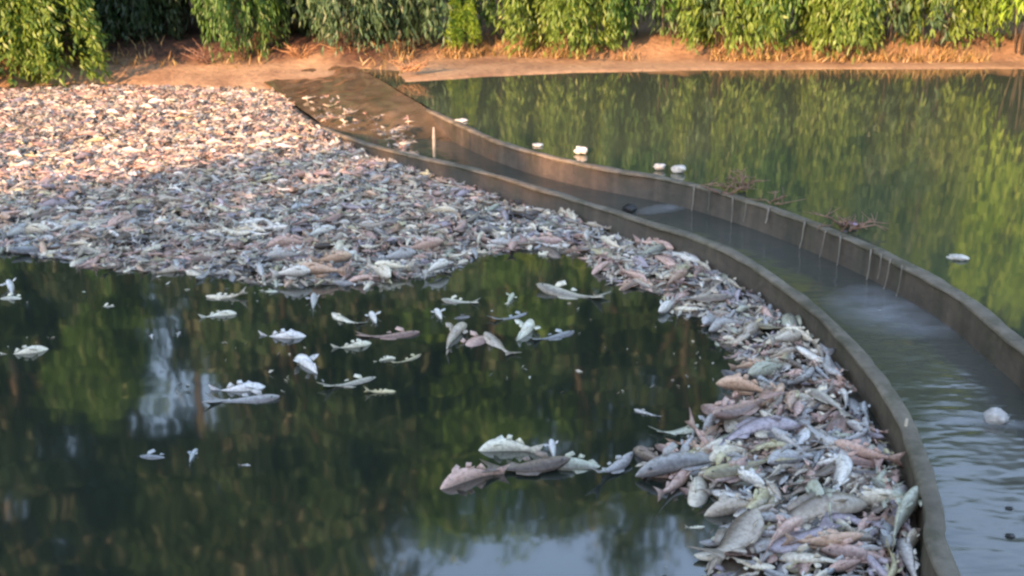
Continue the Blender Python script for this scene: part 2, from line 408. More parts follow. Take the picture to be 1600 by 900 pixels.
# (photo x, distance, width scale, height scale, leaf, label)
sp = [
 (60, 16.9, 1.15, .8, 'yellow', 'large yellow-green shrub drooping to the mud in the left corner'),
 (-90, 17.4, 1.1, .9, 'mid', 'green shrub cut by the left edge of the photo'),
 (150, 18.8, .7, 1.0, 'mid', 'mid green shrub leaning right of the big yellow-green corner shrub'),
 (290, 22.9, .62, 1.0, 'dark', 'dark shaded shrub above the brown hollow in the bank'),
 (385, 21.9, .6, .95, 'mid', 'shrub with one leafy tip hanging low in front of the brown hollow'),
 (470, 23.6, .7, 1.1, 'dark', 'dark shrub above the reddish soil of the bank'),
 (550, 23.0, .8, 1.0, 'blue', 'grey-green shrub hanging over the reddish soil bank'),
 (655, 22.0, .95, 1.0, 'blue', 'grey-green shrub above the pale brush heap'),
 (790, 22.4, .95, 1.05, 'mid', 'mid green shrub right behind the small lime bush'),
 (890, 21.3, .9, .9, 'yellow', 'yellow-green shrub reaching lowest over the orange bank'),
 (965, 22.0, .9, 1.0, 'mid', 'green shrub just right of the yellow-green one on the orange bank'),
 (1045, 22.3, .95, 1.05, 'blue', 'grey-green shrub above the longest run of orange stalks'),
 (1125, 21.8, .9, 1.0, 'yellow', 'yellowish shrub above the pale stalks at mid right of the bank'),
 (1205, 22.2, .9, 1.05, 'mid', 'green shrub above the dark gap in the right bank'),
 (1290, 21.8, .9, .95, 'yellow', 'yellowish shrub with legs of pale stalks right of the dark gap'),
 (1375, 22.2, .95, 1.05, 'blue', 'grey-green shrub between two yellowish shrubs on the right bank'),
 (1455, 21.9, .9, 1.0, 'yellow', 'yellowish shrub nearest the bright lime shrub at the right'),
 (1592, 21.3, 1.05, 1.25, 'lime', 'bright lime green shrub at the right edge of the photo'),
 (1530, 22.4, .9, 1.1, 'dark', 'dark green shrub just behind the bright lime shrub'),
 (1690, 21.8, .95, 1.0, 'mid', 'green shrub just past the right edge of the photo'),
]
for px, dist, w, h, kd, lab in sp:
    if px > 200:
        bx = np.interp(px, [p[0] for p in bank_px], BANKY); dist = bx + (.55 if kd != 'dark' else 1.3) + (dist - 22) * .5 - (.15 if px > 620 else .35)
    x = (px - 800) / F * (dist * CT + HC * ST)
    shrub(x, dist, w, h, kd, lab, dz=(.0 if px < 200 else .05 if px < 620 else .13), v=4 if px < 200 or px in (890, 1125, 1290) else None)
for px, off, w_, h_, lab in [(215, 1.0, .8, 1.0, 'shade-dark green shrub between the corner shrubs and the hollow'), (300, 2.0, .9, .9, 'shade-dark green shrub at the back of the brown hollow'), (440, 1.5, .85, 1.0, 'shade-dark green shrub right of the low hanging leafy tip'), (520, 1.9, .85, .95, 'shade-dark green shrub behind the reddish brush on the bank'), (600, 1.3, .8, 1.0, 'shade-dark green shrub left of the pale brush heap')]:
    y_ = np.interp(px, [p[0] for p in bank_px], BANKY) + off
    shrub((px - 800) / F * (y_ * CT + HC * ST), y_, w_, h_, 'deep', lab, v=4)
# small lime bush
x = (737 - 800) / F * (21 * CT + HC * ST)
shrub(x, np.interp(737, [p[0] for p in bank_px], BANKY) + .1, .28, .28, 'lime', 'small bright lime bush standing low on the bank', None, .1, 'bush')
# back row closing the gaps
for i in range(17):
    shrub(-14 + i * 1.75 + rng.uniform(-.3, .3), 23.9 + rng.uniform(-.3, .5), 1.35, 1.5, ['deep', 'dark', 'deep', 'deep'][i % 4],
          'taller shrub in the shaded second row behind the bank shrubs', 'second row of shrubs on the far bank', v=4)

def tree_meshes(k, H=10.0, nl=14000, f0=.18):
    tr = MB(); bend = rng.normal(0, .3, (4, 2))
    P = [Vector((bend[i][0] * i / 3, bend[i][1] * i / 3, H * .75 * i / 3)) for i in range(4)]
    S = spline(P, 5); tr.tube(S, [.17 - .13 * i / (len(S) - 1) + (.08 if i == 0 else 0) for i in range(len(S))], 8)
    tips = []
    for i in range(26):
        f = rng.uniform(f0, 1.0); b = S[int(f * (len(S) - 1))]; a = rng.uniform(0, 6.28)
        ln = (1.0 - .5 * f) * rng.uniform(1.2, 2.6)
        e = b + Vector((math.cos(a) * ln, math.sin(a) * ln, rng.uniform(.2, 1.8)))
        m = (b + e) / 2 + Vector((0, 0, .15)); tr.tube([b, m, e], [.05, .035, .012], 5)
        tips += [e, e, m]
    for i in range(26): tips.append(S[-1] + Vector((rng.normal(0, .75), rng.normal(0, .75), rng.uniform(-.5, H * .22))))
    T = np.array([list(t) for t in tips]); pick = rng.integers(0, len(T), nl)
    rad = rng.uniform(.35, .75, len(T))[pick][:, None]
    off = rng.normal(size=(nl, 3)); off *= (rng.uniform(0, 1, (nl, 1)) ** .45) / np.linalg.norm(off, axis=1)[:, None]
    C = T[pick] + off * rad * np.array([1.15, 1.15, .8])
    D = off + rng.normal(0, .5, (nl, 3)) + np.array([0, 0, -.5]); D /= np.linalg.norm(D, axis=1)[:, None]
    V, Q = leaves(C, D, rng.uniform(.14, .3, nl), rng.uniform(.07, .13, nl))
    return mesh_np('crown', V, Q), tr.mesh('trunk')
TREE = [tree_meshes(k) for k in range(4)] + [tree_meshes(7, 10.0, 11000, .74)]
ntree = 0
def tree(x, y, h, wid, kind, label, group, v=None):
    global ntree
    r = empty('bank_tree', (x, y, gz(x, y) - .1)); s = h / 10.5; r.scale = (wid, wid, s); r.rotation_euler = (0, 0, rng.uniform(0, 6.28))
    c, t = TREE[ntree % 4 if v is None else v]; ntree += 1
    with_mat(link('crown', c, r), M_leaf[kind]); link('trunk', t, r, M_bark)
    tag(r, label, 'tree', group)
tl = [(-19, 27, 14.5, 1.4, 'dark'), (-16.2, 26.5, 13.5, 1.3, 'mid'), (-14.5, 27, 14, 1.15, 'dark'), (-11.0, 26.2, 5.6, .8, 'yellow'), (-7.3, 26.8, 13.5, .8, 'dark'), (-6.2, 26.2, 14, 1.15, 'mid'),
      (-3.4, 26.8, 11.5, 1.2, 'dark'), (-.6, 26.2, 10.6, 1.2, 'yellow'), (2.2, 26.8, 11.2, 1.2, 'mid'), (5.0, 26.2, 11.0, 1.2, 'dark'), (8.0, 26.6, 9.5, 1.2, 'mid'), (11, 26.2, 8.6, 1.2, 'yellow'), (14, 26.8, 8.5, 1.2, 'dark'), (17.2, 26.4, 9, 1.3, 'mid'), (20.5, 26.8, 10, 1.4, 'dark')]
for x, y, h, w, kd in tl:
    tree(x, y, h * (1.75 if x < -5 else 1.38 if x < 6 else 1.4), w * 1.12, {'yellow': 'mid', 'mid': 'dark', 'dark': 'deep'}[kd], 'tall leafy tree behind the bank shrubs, mirrored in the dark water', 'tall trees behind the bank shrubs')  # leaves a step darker: the crowns' weaker light put into leaf colour
for i in range(17):
    x = -24 + i * 3.1 + rng.uniform(-.6, .6)
    if -14.5 < x < -11: continue
    tree(x, 31 + rng.uniform(-.8, .8), float(np.interp(x, [-20, -4, 4, 12, 20], [15, 12.5, 12, 11.5, 13])), 1.6, ['dark', 'mid', 'blue', 'dark'][i % 4], 'tree of the second row deep in the wood behind the bank', 'second row of trees in the wood behind the bank')
for x, y, h in [(-9.6, 29.3, 23), (-11.6, 29.0, 22), (-13.0, 29.6, 23), (-7.4, 29.4, 22)]:
    tree(x, y, h, 1.2, 'dark', 'tall bare trunked tree with a high crown behind the far bank', 'bare trunked trees behind the far bank', 4)
# the trees at the photographer's back that shade the near water
SUN_EL, SUN_AZ = 15.0, 30.0      # azimuth: light travels towards +y, turned to +x
for i in range(20):
    shrub(-29 + i * 1.75 + rng.uniform(-.3, .3), -6.5 + rng.uniform(-.6, .6), 1.5, 1.2 + rng.uniform(-.1, .12), 'mid', 'hedge shrub on the near bank shading the water', 'hedge on the near bank', 0)
for i in range(16):
    shrub(-30 + i * 2.2 + rng.uniform(-.3, .3), -8.5 + rng.uniform(-.6, .6), 1.7, 1.28, 'dark', 'hedge shrub on the near bank shading the water', 'hedge on the near bank', 0)

for i in range(26):
    shrub(-29 + i * 1.45 + rng.uniform(-.3, .3), -7.5 + rng.uniform(-.8, .8), 1.7, 1.34, 'dark', 'hedge shrub on the near bank shading the water', 'hedge on the near bank', 0, v=4)
# dry grass along the foot of the bank
def dry_grass():
    n = 5200; px = rng.uniform(-150, 1750, n)
    d = np.empty(n); X = np.empty(n)
    bd = np.interp(px, [p[0] for p in bank_px], BANKY)
    Y = bd + np.abs(rng.normal(0, .4, n)) - .1; X = (px - 800) / F * (Y * CT + HC * ST)
    keep = (fbm(X * 1.3, Y * .6, 31) > .42) & ((px > 620) | (px < 170) | (rng.random(n) < .25)); X = X[keep]; Y = Y[keep]; n = len(X)
    Z = height(X, Y) - .02
    C = np.stack([X, Y, Z], -1); D = rng.normal(0, .35, (n, 3)) + np.array([0, -.15, 1]); D /= np.linalg.norm(D, axis=1)[:, None]
    V, Q = leaves(C, D, rng.uniform(.08, .3, n), rng.uniform(.012, .03, n), 1.6)
    o = link('dry_grass', mesh_np('dry_grass', V, Q), None, M_leaf['straw']); tag(o, 'straw coloured dry grass along the foot of the bank', 'grass', kind='stuff')
dry_grass()

# ------------------------------------------------------------------ fish
TT = np.array([0, .03, .08, .16, .24, .27, .4, .55, .7, .85, 1.0])
HP = np.array([.10, .30, .50, .76, .93, .93, 1.0, .90, .66, .42, .30])
WP = np.array([.18, .42, .62, .86, 1.0, .93, .95, .80, .54, .28, .12])
def body_arr(depth, width, bl, bv, nr, nm):
    t = np.linspace(0, 1, nr) ** 1.15; h = np.interp(t, TT, HP) * depth / 2; w = np.interp(t, TT, WP) * width / 2
    x = .5 - .78 * t; V = []; dv = []
    V.append((.508, 0, -.01)); dv.append(0)
    for i in range(nr):
        for j in range(nm):
            a = 2 * PI * j / nm
            z = math.sin(a) * h[i] * (1.0 if math.sin(a) > 0 else 1.08); V.append((x[i], math.cos(a) * w[i], z - .01 * (1 - t[i]))); dv.append(math.sin(a))
    V.append((-.285, 0, 0)); dv.append(.3)
    Q = []; T = []
    for i in range(nr - 1):
        for j in range(nm):
            j2 = (j + 1) % nm; Q.append((1 + i * nm + j, 1 + i * nm + j2, 1 + (i + 1) * nm + j2, 1 + (i + 1) * nm + j))
    for j in range(nm):
        j2 = (j + 1) % nm; T.append((0, 1 + j2, 1 + j)); T.append((1 + nr * nm, 1 + (nr - 1) * nm + j, 1 + (nr - 1) * nm + j2))
    V = bendv(np.array(V), bl, bv)
    return V, np.array(dv), np.array(Q), np.array(T)
def bendv(V, bl, bv):
    V = np.array(V, float); x = V[:, 0] - .1
    V[:, 1] += bl * x * x * 1.2; V[:, 2] += bv * x * x * 1.2
    return V
def plate(pts, th, dvv, bl, bv):
    """pts: outline in 3-D (roughly planar), thickened along the plane's normal"""
    P = np.array(pts, float); c = P.mean(0); n = np.cross(P[1] - P[0], P[2] - P[0]); n /= np.linalg.norm(n) + 1e-9
    k = len(P)
    V = np.concatenate([P + n * th, P - n * th, [c + n * th * 1.2], [c - n * th * 1.2]])
    T = []; Q = []
    for j in range(k):
        j2 = (j + 1) % k
        T += [(2 * k, j, j2), (2 * k + 1, k + j2, k + j)]; Q.append((j, k + j, k + j2, j2))
    return bendv(V, bl, bv), np.full(len(V), dvv), np.array(Q), np.array(T)
def fins(depth, width, spread):
    d = depth / 2
    return {
        'tail_fin': [[(-.27, 0, .12 * depth), (-.36, 0, .32 * depth), (-.5, 0, .62 * depth), (-.44, 0, .2 * depth), (-.42, 0, 0), (-.44, 0, -.2 * depth), (-.5, 0, -.6 * depth), (-.36, 0, -.32 * depth), (-.27, 0, -.12 * depth)]],
        'dorsal_fin': [[(.16, 0, d * .92), (.1, 0, d * 1.42), (.0, 0, d * 1.3), (-.12, 0, d * .98), (-.13, 0, d * .6)]],
        'anal_fin': [[(-.06, 0, -d * .8), (-.13, 0, -d * 1.2), (-.18, 0, -d * .75), (-.2, 0, -d * .4)]],
        'pectoral_fin': [[(.27, s * width * .46, -d * .45), (.25, s * (width * .46 + .07 * spread), -d * .75), (.16, s * (width * .46 + .12 * spread), -d * .95), (.12, s * (width * .46 + .07 * spread), -d * .72), (.22, s * width * .46, -d * .5)] for s in (1, -1)],
        'pelvic_fin': [[(.08, s * width * .2, -d * .95), (.05, s * (width * .25 + .05 * spread), -d * 1.25), (-.02, s * (width * .2 + .03 * spread), -d * 1.2), (.0, s * width * .2, -d * .92)] for s in (1, -1)],
    }
SPEC = [(.24, .13, .25, .0, .7), (.29, .14, -.35, .15, .8), (.20, .13, .5, -.1, .7), (.27, .15, -.15, .3, 1.0), (.17, .13, .2, -.35, .7), (.32, .15, .1, .0, .8)]
FISH_HI = []; FISH_LO = []
for si, (dp, wd, bl, bv, spr) in enumerate(SPEC):
    parts = []
    V, dv, Q, T = body_arr(dp, wd, bl, bv, 17, 14)
    parts.append(('body', mesh_np('fish_body', V, [Q, T], {'dv': dv}, smooth=True)))
    for nm, outs in fins(dp, wd, spr).items():
        for o_ in outs:
            V2, dv2, Q2, T2 = plate(o_, .004, .25 if nm in ('tail_fin', 'dorsal_fin') else -.3, bl, bv)
            parts.append((nm, mesh_np(nm, V2, [Q2, T2], {'dv': dv2})))
    for s in (1, -1):
        U = []; QQ = []; n1, n2 = 4, 8
        for i in range(n1 + 1):
            for j in range(n2):
                a = PI / 2 * i / n1; f = 2 * PI * j / n2; U.append((.405 + .017 * math.sin(a) * math.cos(f), s * (wd * .385 + .010 * math.cos(a)), .02 + dp * .06 + .017 * math.sin(a) * math.sin(f)))
        for i in range(n1):
            for j in range(n2): QQ.append((i * n2 + j, i * n2 + (j + 1) % n2, (i + 1) * n2 + (j + 1) % n2, (i + 1) * n2 + j))
        parts.append(('eye', mesh_np('eye', bendv(np.array(U), bl, bv), np.array(QQ), smooth=True)))
    for n_, me in parts: me.materials.append(M_eye if n_ == 'eye' else M_fish)
    FISH_HI.append(parts)
    lo = [body_arr(dp, wd, bl, bv, 8, 8)]
    for nm, outs in fins(dp, wd, spr).items():
        if nm in ('tail_fin', 'dorsal_fin', 'pectoral_fin'):
            for o_ in outs: lo.append(plate(o_, .005, .25 if nm != 'pectoral_fin' else -.3, bl, bv))
    VV = []; DD = []; QQ = []; TT_ = []; b = 0
    for V, dv, Q, T in lo:
        VV.append(V); DD.append(dv); QQ.append(Q + b); TT_.append(T + b); b += len(V)
    FISH_LO.append((np.concatenate(VV), np.concatenate(DD), np.concatenate(QQ), np.concatenate(TT_)))

COLS = {   # belly colours
    'cream': (.8, .74, .6), 'white': (.84, .82, .76), 'silver grey': (.5, .5, .49), 'pink': (.66, .46, .39), 'lilac': (.47, .42, .46),
    'beige': (.56, .49, .40), 'pale green': (.52, .55, .44), 'dark grey': (.2, .2, .2), 'bluish grey': (.46, .50, .52), 'yellowish': (.66, .6, .38), 'orange': (.64, .44, .32), 'brown': (.26, .21, .17)}
def rot(heading, roll, pitch):
    return (Matrix.Rotation(heading, 3, 'Z') @ Matrix.Rotation(pitch, 3, 'Y') @ Matrix.Rotation(roll, 3, 'X'))
fish_list = []      # individuals to build
def make_fish(pos, L, heading, pose, colour, spec, label, group, roll=None, pitch=0.0, tint=None):
    r = bpy.data.objects.new('dead_fish', None); r.empty_display_size = .05; COL.objects.link(r)
    if roll is None:
        roll = {'belly up': PI + random.uniform(-.35, .35), 'on its side': random.choice((-1, 1)) * PI / 2 + random.uniform(-.25, .3)}[pose]
    r.matrix_world = Matrix.LocRotScale(Vector(pos), rot(heading, roll, pitch), Vector((L, L, L)))
    c = tint or COLS[colour]; j = random.uniform(.9, 1.1); c = tuple(min(.85, k * j * (1.15 if group != RAFT else 1)) for k in c)
    for nm, me in FISH_HI[spec]:
        o = bpy.data.objects.new(nm, me); COL.objects.link(o); o.parent = r; o.color = (*c, 1)
    tag(r, label, 'fish', group); return r
def img_heading(px, py, ang):
    """heading on the water of a direction seen in the photo (degrees, anticlockwise, 0 = right)"""
    a = math.radians(ang); p = at(px - 20 * math.cos(a), py + 20 * math.sin(a) ); q = at(px + 20 * math.cos(a), py - 20 * math.sin(a))
    d = q - p; return math.atan2(d.y, d.x)
def len_m(px, py, L, ang):
    a = math.radians(ang); p = at(px - L / 2 * math.cos(a), py + L / 2 * math.sin(a)); q = at(px + L / 2 * math.cos(a), py - L / 2 * math.sin(a))
    return min((q - p).length, L / ppm(*at(px, py)[:2]) * 1.6)
OPEN = 'dead fish adrift on the open dark water'; RAFT = 'dead fish packed in the raft along the curved wall'; CLUMP = 'dead fish in the drifting clump right of centre'
# (px, py, length px, image angle of the head, pose, colour, species, label)
specials = [
 (28, 467, 66, 180, 'on its side', 'cream', 0, 'cream fish lying under a white bloated one at the far left', OPEN),
 (18, 455, 44, 100, 'belly up', 'white', 3, 'white bloated fish, its round belly standing up at far left', OPEN),
 (120, 458, 52, 0, 'on its side', 'pale green', 4, 'faint greenish fish low in the water below the left raft', OPEN),
 (175, 479, 48, 180, 'on its side', 'cream', 4, 'thin cream fish alone right of the bloated white fish', OPEN),
 (355, 465, 66, 180, 'belly up', 'cream', 4, 'long thin cream fish just under the raft edge, left of centre', OPEN),
 (415, 455, 42, 0, 'on its side', 'pale green', 0, 'short pale green fish touching the raft edge left of centre', OPEN),
 (340, 493, 60, 5, 'belly up', 'cream', 0, 'cream fish below the long thin one, tail fading left', OPEN),
 (440, 527, 78, 0, 'belly up', 'white', 1, 'white fish floating alone with a fin raised at mid body', OPEN),
 (38, 552, 80, 8, 'belly up', 'cream', 1, 'cream fish alone at the left edge, tail trailing left', OPEN),
 (487, 575, 72, 142, 'belly up', 'white', 3, 'white fish pointing up left with spread fins like a star', OPEN),
 (545, 600, 92, 14, 'on its side', 'cream', 0, 'long cream fish slanting up right below the white star shaped one', OPEN),
 (593, 613, 50, 2, 'belly up', 'yellowish', 4, 'small yellowish fish at the lower right of the long slanting one', OPEN),
 (372, 610, 96, 5, 'belly up', 'white', 1, 'white fish overlapping a greyer one, upper of the pair', OPEN),
 (378, 626, 118, 3, 'on its side', 'silver grey', 0, 'silver grey fish under the white one, broad tail to the left', OPEN),
 (600, 562, 36, 8, 'belly up', 'cream', 0, 'short cream fish below the long pink one', OPEN),
 (638, 563, 50, 20, 'on its side', 'yellowish', 4, 'small yellowish fish slanting up right below the long pink one', OPEN),
 (606, 525, 100, 4, 'on its side', 'pink', 0, 'long pink fish floating level at centre left', OPEN),
 (550, 542, 64, 8, 'belly up', 'cream', 1, 'cream fish with raised fin tucked under the long pink one', OPEN),
 (542, 500, 50, 160, 'on its side', 'cream', 0, 'cream fish slanting down right above the long pink one', OPEN),
 (586, 500, 44, 120, 'belly up', 'white', 3, 'stubby white fish above the long pink one', OPEN),
 (490, 475, 44, 80, 'belly up', 'silver grey', 5, 'round silver grey fish pointing away below the orange heap', OPEN),
 (720, 472, 60, 178, 'on its side', 'cream', 1, 'cream fish with ragged fins at the centre, near the raft', OPEN),
 (795, 470, 36, 60, 'belly up', 'pale green', 5, 'round pale green fish above the bluish pair', OPEN),
 (800, 497, 60, 15, 'on its side', 'bluish grey', 4, 'slim slate grey fish, upper of the bluish pair', OPEN),
 (688, 494, 40, 125, 'belly up', 'white', 3, 'small white fish against a dark one at the centre', OPEN),
 (712, 497, 50, 8, 'on its side', 'dark grey', 0, 'dark grey fish with a small white fish at its left end', OPEN),
 (703, 530, 84, 52, 'belly up', 'beige', 0, 'beige fish pointing away, leftmost of the tight row of five', OPEN),
 (736, 540, 76, 30, 'on its side', 'pink', 1, 'pinkish fish slanting up right in the tight row of five', OPEN),
 (780, 540, 60, 142, 'on its side', 'beige', 0, 'beige fish slanting down right in the middle of the row of five', OPEN),
 (816, 524, 74, 48, 'belly up', 'cream', 3, 'cream fish pointing away between a beige and a blue fish', OPEN),
 (863, 527, 72, 12, 'on its side', 'bluish grey', 0, 'pale blue fish at the right end of the row of five', OPEN),
 (893, 460, 112, 172, 'on its side', 'cream', 1, 'large cream fish near the right raft edge', OPEN),
 (925, 557, 30, 0, 'on its side', 'silver grey', 4, 'small faint fish in black water, left one of two alike', OPEN),
 (982, 557, 32, 0, 'on its side', 'silver grey', 4, 'small faint fish in black water, right one of two alike', OPEN),
 (750, 395, 54, 178, 'belly up', 'cream', 0, 'cream fish in the green bay of the raft, left of two', OPEN),
 (848, 398, 38, 0, 'belly up', 'cream', 1, 'cream fish in the green bay of the raft, right of two', OPEN),
 (1014, 646, 46, 165, 'on its side', 'silver grey', 4, 'small grey fish alone above the grey pair by the raft', OPEN),
 (1085, 825, 32, 0, 'belly up', 'cream', 4, 'tiny cream fish alone in the bay beside the foreground raft', OPEN),
 (800, 702, 104, 178, 'belly up', 'cream', 1, 'cream fish at the top of the drifting clump', CLUMP),
 (864, 710, 46, 95, 'belly up', 'white', 5, 'white fish with upright tail in the middle of the drifting clump', CLUMP),
 (738, 746, 108, 195, 'belly up', 'pink', 1, 'pink fish with raised fin at the left tip of the clump', CLUMP),
 (822, 735, 140, 4, 'on its side', 'brown', 0, 'big brown fish at the heart of the drifting clump', CLUMP),
 (912, 730, 116, 180, 'on its side', 'pale green', 0, 'pale greenish fish right of the brown one in the clump', CLUMP),
 (958, 737, 74, 30, 'on its side', 'silver grey', 2, 'mottled silver grey fish at the right end of the clump', CLUMP),
 (252, 715, 92, 178, 'on its side', 'bluish grey', 4, 'thin pale blue fish lying across the bright sky reflection', OPEN),
 (298, 716, 34, 60, 'belly up', 'bluish grey', 0, 'stubby pale blue fish right of the thin one in the sky reflection', OPEN),
 (237, 527, 16, 90, 'belly up', 'white', 0, 'tiny white speck of fish, left of two in the dark left pool', OPEN),
 (278, 524, 18, 60, 'belly up', 'silver grey', 0, 'tiny grey speck of fish, right of two in the dark left pool', OPEN),
 (382, 727, 20, 0, 'belly up', 'silver grey', 4, 'tiny grey fish right of the sky reflection', OPEN),
 (512, 688, 34, 140, 'on its side', 'bluish grey', 4, 'faint slate fish sunk in the dark water at left of centre', OPEN),
 (1058, 674, 72, 12, 'on its side', 'pale green', 1, 'pale green fish, left of a pair off the raft edge', OPEN),
 (1102, 672, 66, 60, 'belly up', 'silver grey', 5, 'silver grey fish, right of a pair off the raft edge', OPEN),
 # big ones in the raft
 (1082, 738, 170, 190, 'on its side', 'silver grey', 2, 'largest silver grey fish, jutting left from the raft', RAFT),
 (1172, 686, 150, 14, 'on its side', 'lilac', 4, 'long purple lilac fish slanting up right in the raft', RAFT),
 (1160, 656, 100, 200, 'on its side', 'pink', 1, 'pink fish right above the long purple lilac one', RAFT),
 (1165, 622, 96, 170, 'belly up', 'orange', 3, 'peach orange fish at the tip of the raft below the dark notch', RAFT),
 (1352, 731, 116, 160, 'belly up', 'pink', 0, 'pale pink fish sloping down right close to the wall', RAFT),
 (1390, 787, 96, 150, 'on its side', 'pale green', 4, 'pale green slim fish sloping down right beside the wall', RAFT),
 (1262, 818, 190, 14, 'on its side', 'beige', 2, 'biggest beige fish lying across the foreground raft', RAFT),
 (1180, 826, 120, 5, 'on its side', 'silver grey', 4, 'slim grey fish left of the biggest beige one', RAFT),
 (1147, 868, 112, 50, 'on its side', 'beige', 1, 'beige fish pointing up right at the lower raft edge', RAFT),
 (1212, 862, 96, 42, 'belly up', 'pink', 0, 'pinkish fish parallel to the beige one at the lower raft edge', RAFT),
 (1278, 868, 130, 4, 'belly up', 'orange', 4, 'peach orange fish lying level in the lowest part of the raft', RAFT),
 (1402, 838, 120, 55, 'belly up', 'pale green', 0, 'pale green fish pointing up right against the lower wall', RAFT),
 (1345, 884, 130, 172, 'on its side', 'pink', 0, 'rosy fish at the bottom of the photo beside the wall', RAFT),
 (1190, 712, 76, 8, 'on its side', 'yellowish', 4, 'thin yellowish fish right under the long purple lilac one', RAFT),
 (1290, 640, 90, 150, 'on its side', 'cream', 0, 'cream fish sloping down right in the pinkish part of the raft', RAFT),
 (1250, 860, 110, 200, 'on its side', 'lilac', 0, 'dull lilac fish between peach and beige ones at the bottom', RAFT),
 (520, 420, 66, 10, 'belly up', 'orange', 1, 'orange fish in the heap at the raft edge, centre left', RAFT),
 (505, 437, 80, 178, 'belly up', 'orange', 0, 'lower orange fish of the heap at the raft edge, centre left', RAFT),
 (530, 404, 44, 60, 'belly up', 'cream', 3, 'cream fish topping the orange heap at the raft edge', RAFT),
 (455, 441, 66, 4, 'belly up', 'white', 1, 'white fish left of the orange heap at the raft edge', RAFT),
 (615, 430, 60, 178, 'belly up', 'cream', 0, 'cream fish right of the orange heap at the raft edge', RAFT),
 (682, 430, 44, 20, 'belly up', 'white', 3, 'white fish at the raft edge where the green bay starts', RAFT),
]
def depth_of(sp_, pose): return SPEC[sp_][0] if pose == 'belly up' else SPEC[sp_][1]
for px, py, L, ang, pose, colr, spc, lab, grp in specials:
    p = at(px, py); Lm = len_m(px, py, L, ang)
    z = ({OPEN: -.2, CLUMP: .0, RAFT: .4}[grp] + (.12 if pose == 'belly up' and grp == OPEN else 0)) * depth_of(spc, pose) * Lm + (.0 if grp == OPEN else .012 if grp == CLUMP else .045)
    if 'faint' in lab: z = -.028
    if 'bloated' in lab and pose == 'belly up': z += .03
    make_fish((p.x, p.y, z), Lm, img_heading(px, py, ang), pose, colr, spc, lab, grp, pitch=random.uniform(-.08, .08))

# raft outline
inner_px = [(1100, 1000), (1106, 897), (1128, 850), (1168, 818), (1150, 792), (1092, 772), (1010, 757), (1008, 722), (1060, 706), (1125, 665), (1135, 622), (1172, 592), (1165, 570), (1112, 532), (1108, 500), (1045, 490), (1032, 462), (955, 440), (905, 404), (830, 388), (752, 398), (690, 432), (640, 436), (560, 446), (430, 446), (300, 428), (150, 420), (100, 406), (-60, 388), (-400, 380)]
inner = [at(x, y) for x, y in inner_px]
outer = [p for p in near if p.y > 3.0 and p.y < at(455, 168).y]
back = [at(x, y) for x, y in [(470, 152), (400, 141), (250, 137), (150, 136), (0, 142), (-200, 150), (-450, 158)]]
poly = np.array([(p.x, p.y) for p in (inner + back[::-1] + outer)])
wallpts = np.array([(p.x, p.y) for p in outer]); innpts = np.array([(p.x, p.y) for p in spline(inner, 8)])
def inside(P, poly):
    x, y = P[:, 0], P[:, 1]; c = np.zeros(len(P), bool); n = len(poly)
    for i in range(n):
        x1, y1 = poly[i]; x2, y2 = poly[i - 1]
        cond = ((y1 > y) != (y2 > y)) & (x < (x2 - x1) * (y - y1) / (y2 - y1 + 1e-12) + x1); c ^= cond
    return c
def dist(P, S):
    out = np.full(len(P), 9.0)
    for s in S: out = np.minimum(out, np.hypot(P[:, 0] - s[0], P[:, 1] - s[1]))
    return out
NC = 90000
lo_, hi_ = poly.min(0), poly.max(0); area = (hi_ - lo_).prod()
cand = rng.uniform(lo_, hi_, (NC, 2)); cand = cand[inside(cand, poly)]
pxs = np.array([topx((x, y, 0)) for x, y in cand])
m = (pxs[:, 0] > -90) & (pxs[:, 0] < 1690) & (pxs[:, 1] < 1000); cand = cand[m]; pxs = pxs[m]
dw = dist(cand, wallpts); di = dist(cand, innpts)
m = (dw > .05); cand, pxs, dw, di = cand[m], pxs[m], dw[m], di[m]
n = len(cand)
Ls = np.clip(rng.lognormal(math.log(.152), .44, n), .075, .42); Ls *= np.interp(cand[:, 1], [5, 7, 9, 12], [1.18, 1.0, .95, .78])
# dart throwing with a spacing tied to size
order = rng.permutation(n); cell = {}; keepi = []
for i in order:
    x, y = cand[i]; r = Ls[i] * .2; cx, cy = int(x / .1), int(y / .1); ok = True
    for a in (-1, 0, 1):
        for b in (-1, 0, 1):
            for j in cell.get((cx + a, cy + b), ()):
                if (cand[j][0] - x) ** 2 + (cand[j][1] - y) ** 2 < (min(r, Ls[j] * .2)) ** 2: ok = False; break
            if not ok: break
        if not ok: break
    if ok: cell.setdefault((cx, cy), []).append(i); keepi.append(i)
keepi = np.array(keepi); cand, pxs, dw, di, Ls = cand[keepi], pxs[keepi], dw[keepi], di[keepi], Ls[keepi]
n = len(cand); print('raft fish', n)
size_px = np.array([Ls[i] * ppm(*cand[i]) for i in range(n)])
inview = (pxs[:, 0] > 0) & (pxs[:, 0] < 1600) & (pxs[:, 1] > 0) & (pxs[:, 1] < 900)
n_ind = 300 - len(specials)
rank = np.argsort(-(size_px * inview)); ind = set(rank[:n_ind].tolist())
names = list(COLS); wts_grey = {'cream': 14, 'white': 13, 'silver grey': 22, 'pink': 11, 'lilac': 4, 'beige': 16, 'pale green': 6, 'dark grey': 5, 'bluish grey': 5, 'yellowish': 2, 'orange': 2, 'brown': 5}
warm = {'pink': 22, 'orange': 10, 'cream': 20, 'beige': 20, 'white': 8, 'silver grey': 8, 'lilac': 6, 'brown': 5, 'bluish grey': 2, 'pale green': 3, 'yellowish': 4, 'dark grey': 3}
wg = np.array([wts_grey[k] for k in names], float); wg /= wg.sum(); ww = np.array([warm[k] for k in names], float); ww /= ww.sum()
fnoise = fbm(cand[:, 0] * .9 + 3, cand[:, 1] * .9, 77)
VV = []; DD = []; TN = []; QQ = []; T3 = []; base = 0; recs = []
